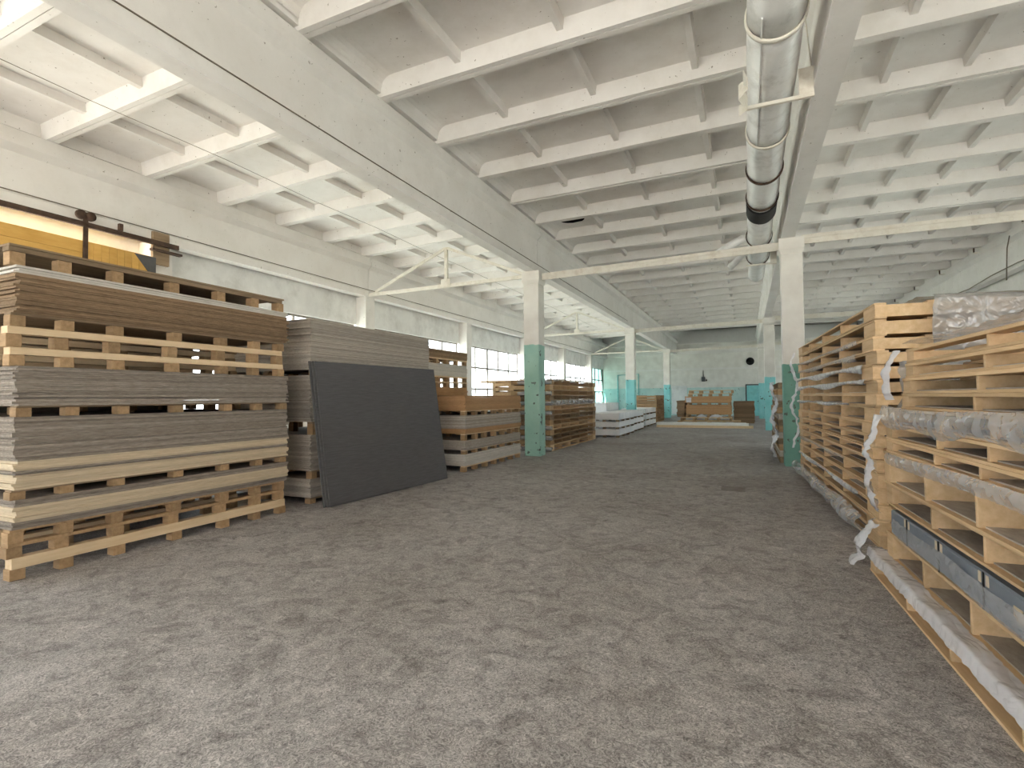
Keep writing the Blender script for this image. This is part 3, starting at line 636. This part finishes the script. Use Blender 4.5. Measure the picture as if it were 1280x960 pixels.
# --- white packs down the aisle
def white_stack(x, y, L, Wd, layers, what):
    z = 0
    for i, h in enumerate(layers):
        o = block_pallet((x, y, z), L, Wd, .055, .015, 'wooden pallet under %s, %s' % (what, nth(i, len(layers))), 'pallets under '+what, n=4, sm='pine_worn', bm_='pine_worn'); z += .07
        o = thing('white_pack', 'white pack in %s, %s' % (what, nth(i, len(layers))), 'pack', (x, y, z), group=what)
        link('wrapped_panels', boxmesh(Wd, L, h-.002, 'white_pack', .006), o, (-Wd/2, L/2, 0)); 
        boxes('batten', 'white_pack', [(.0, .012, .06, .16, 0, h-.004)], o)
        z += h
    return z
white_stack(-4.14, 18.5, 2.7, 1.05, (.22, .19, .24), 'the low white stack at the aisle edge')
white_stack(-4.22, 21.4, 2.4, 1.0, (.22, .19, .23), 'the second low white stack')
white_stack(-5.35, 21.6, 2.3, 1.2, (.42, .62), 'the tall white boxes')
white_stack(-6.75, 21.8, 2.3, 1.1, (.45, .58), 'the white boxes nearest the windows')
for i in range(10):
    bearer_pallet((-4.55, 32.6, i*.15), 2.9, 1.1, .149, 'worn brown pallet between the second and third column, %s' % nth(i, 10), 'brown pallets between the columns', math.pi, None, .2, mat='pine_block', detail=False)
white_stack(-4.35, 24.9, 3.2, 1.1, (.22, .22, .22), 'the stack past the second column')
white_stack(-5.7, 33.6, 2.2, 1.2, (.45, .35), 'the white packs by the far wall')

# --- far pile of brown boards across the aisle
def far_pack(x0, x1, y0, y1, z0, z1, m, lab, t=.05):
    n = max(1, round((z1-z0)/t)); t = (z1-z0)/n; me = boxmesh(x1-x0, y1-y0, t-.002, m)
    for i in range(n):
        o = link('board', me, None, ((x0+x1)/2+RND.uniform(-.02, .02), (y0+y1)/2+RND.uniform(-.02, .02), z0+i*t)); tag(o, inpile(lab, i, n), 'board', 'far pile: '+lab)
def cross_pallet(x0, x1, y, Wd, z, h, lab, mat='pine'):
    o = block_pallet((x0, y, z), x1-x0, Wd, h-.03, .03, lab, 'pallets of the far board pile', -math.pi/2, 5, 'pine_block', mat); o.location = (x0, y, z); 
    return o
for i in range(3):
    o = link('long_plank', boxmesh(4.1-.35*(2-i)*0-.2*i, .42, .11, 'pine_pale', .004), None, (-1.82-.15*i, 25.35+.45*i, 0.0 if i == 0 else .0)); tag(o, 'long pale plank on the floor before the far board pile, %s' % ['front one', 'middle one', 'rear one'][i], 'plank', 'long pale planks')
for i in range(2):
    o = link('long_plank', boxmesh(3.9, .42, .10, 'white_pack', .004), None, (-1.9-.1*i, 25.45+.45*i, .112)); tag(o, 'whitish plank lying on the long pale planks, %s' % ['front', 'rear'][i], 'plank', 'long pale planks')
yq = 28.2
for (z, x0, x1, h, lab) in ((0, -3.25, -.3, .19, 'pallet at the floor of the far board pile'), (.19, -3.1, -.7, .17, 'second pallet of the far board pile')): cross_pallet(x0, x1, yq-.3, 1.4, z, h, lab)
cross_pallet(-2.85, -.75, yq, 1.6, .36, .16, 'pallet under the wide tan boards of the far pile', 'pine_worn')
far_pack(-2.85, -.72, yq, yq+1.6, .52, .98, 'sheet_tan', 'wide tan board in the lower half of the far pile')
cross_pallet(-2.8, -.75, yq, 1.6, .98, .12, 'pallet between the tan boards of the far pile', 'pine_worn')
far_pack(-2.9, -.72, yq, yq+1.6, 1.10, 1.42, 'sheet_tan', 'wide tan board in the upper half of the far pile')
cross_pallet(-2.75, -.7, yq, 1.4, 1.42, .15, 'pallet on the tan boards of the far pile', 'pine'); cross_pallet(-2.7, -.62, yq, 1.4, 1.57, .16, 'topmost pallet of the far board pile', 'pine_pale')
far_pack(-3.35, -2.95, yq+.4, yq+2.4, .36, 1.2, 'chip_brown', 'brown board in the ragged stack left of the tan boards', .08)
far_pack(-.65, .35, yq+1.7, yq+3.4, 0, 1.15, 'chip_brown', 'brown board in the dark stack right of the tan boards', .08)
for s, (x, w) in enumerate(((-2.35, .5), (-1.75, .65))):
    film_grid('film_scrap', lambda u, v: (x+w*u, yq-.27+.2*v, .385+.14*math.sin(v*3.1)*math.sin(u*3.1)), 12, 6, 'film_white', ['white film scrap on the far pile, left of another', 'pale film scrap hanging in front of the tan boards'][s], .03, 6)
film_grid('film_scrap', lambda u, v: (-2.85+.25*u, yq-.03-.03*v, 1.36-.24*v), 6, 6, 'film_white', 'white film tatter at the corner of the upper tan boards', .03, 6)

# --- things on the far wall
dr = thing('door_1', 'flat turquoise steel door in the far wall', None, (.40, YF-.05, 0), kind='structure')
link('door_leaf', boxmesh(.80, .05, 2.15, 'turquoise_metal', .005), dr)
boxes('door_frame', 'dark_plate', [(-.49, -.41, -.02, .05, 0, 2.2), (.41, .49, -.02, .05, 0, 2.2), (-.49, .49, -.02, .05, 2.16, 2.24)], dr)
boxes('door_handle', 'rust_steel', [(.28, .33, -.07, -.02, 1.0, 1.06)], dr)
o = tube('vent_hole', 'hole_dark', [(.25, YF-.10, 3.87), (.25, YF+.02, 3.87)], .27, 28); tag(o, 'black round vent opening high in the far wall', 'vent')
o = link('wall_board', boxmesh(1.1, .05, 2.1, 'plaster', .004), None, (-4.6, YF-.03, .1)); tag(o, 'grey-green board standing against the far wall', 'board')
o = thing('switch_box', 'small dark switch box above the tan boards on the far wall', 'switch box', (-2.9, YF-.001, 2.5)); boxes('cover', 'dark_plate', [(-.12, .12, -.08, 0, 0, .32)], o); boxes('conduit', 'rust_steel', [(-.02, .02, -.03, 0, .32, .8)], o); boxes('socket', 'rust_steel', [(.16, .26, -.05, 0, .02, .14)], o)
o = thing('electric_box', 'electric box beside the turquoise door head', 'electric box', (1.1, YF-.001, 2.3)); boxes('cover', 'dark_plate', [(-.2, .2, -.12, 0, 0, .35)], o); boxes('conduit', 'rust_steel', [(-.03, .03, -.04, 0, .35, 1.0)], o)
tag(tube('heating_pipe', 'turquoise_metal', [(-9.2, YF-.08, .2), (-9.2, YF-.08, 3.1), (-7.6, YF-.08, 3.15), (-7.6, YF-.08, .2)], .04, 8), 'bent turquoise pipe on the far wall by the windows', 'pipe')

# --- small things on the floor and roof
o = link('floor_hatch', boxmesh(.34, .40, .006, 'hatch_steel', .002), None, (-.22, 8.85, .001)); tag(o, 'small worn steel hatch set in the aisle floor', 'hatch')
bm = bmesh.new(); vs = []
for k in range(14):
    a = k*2*math.pi/14; r = .75+.25*noise.noise(Vector((math.cos(a)*2, math.sin(a)*2, 4)))
    vs.append(bm.verts.new((.42*r*math.cos(a), .3*r*math.sin(a), 0)))
bm.faces.new(vs); bmesh.ops.solidify(bm, geom=bm.faces[:], thickness=.012)
o = link('roof_break', fin(bm, 'roof_break', 'hole_dark'), ceil, (-3.98, 12.8, 5.72+.235))
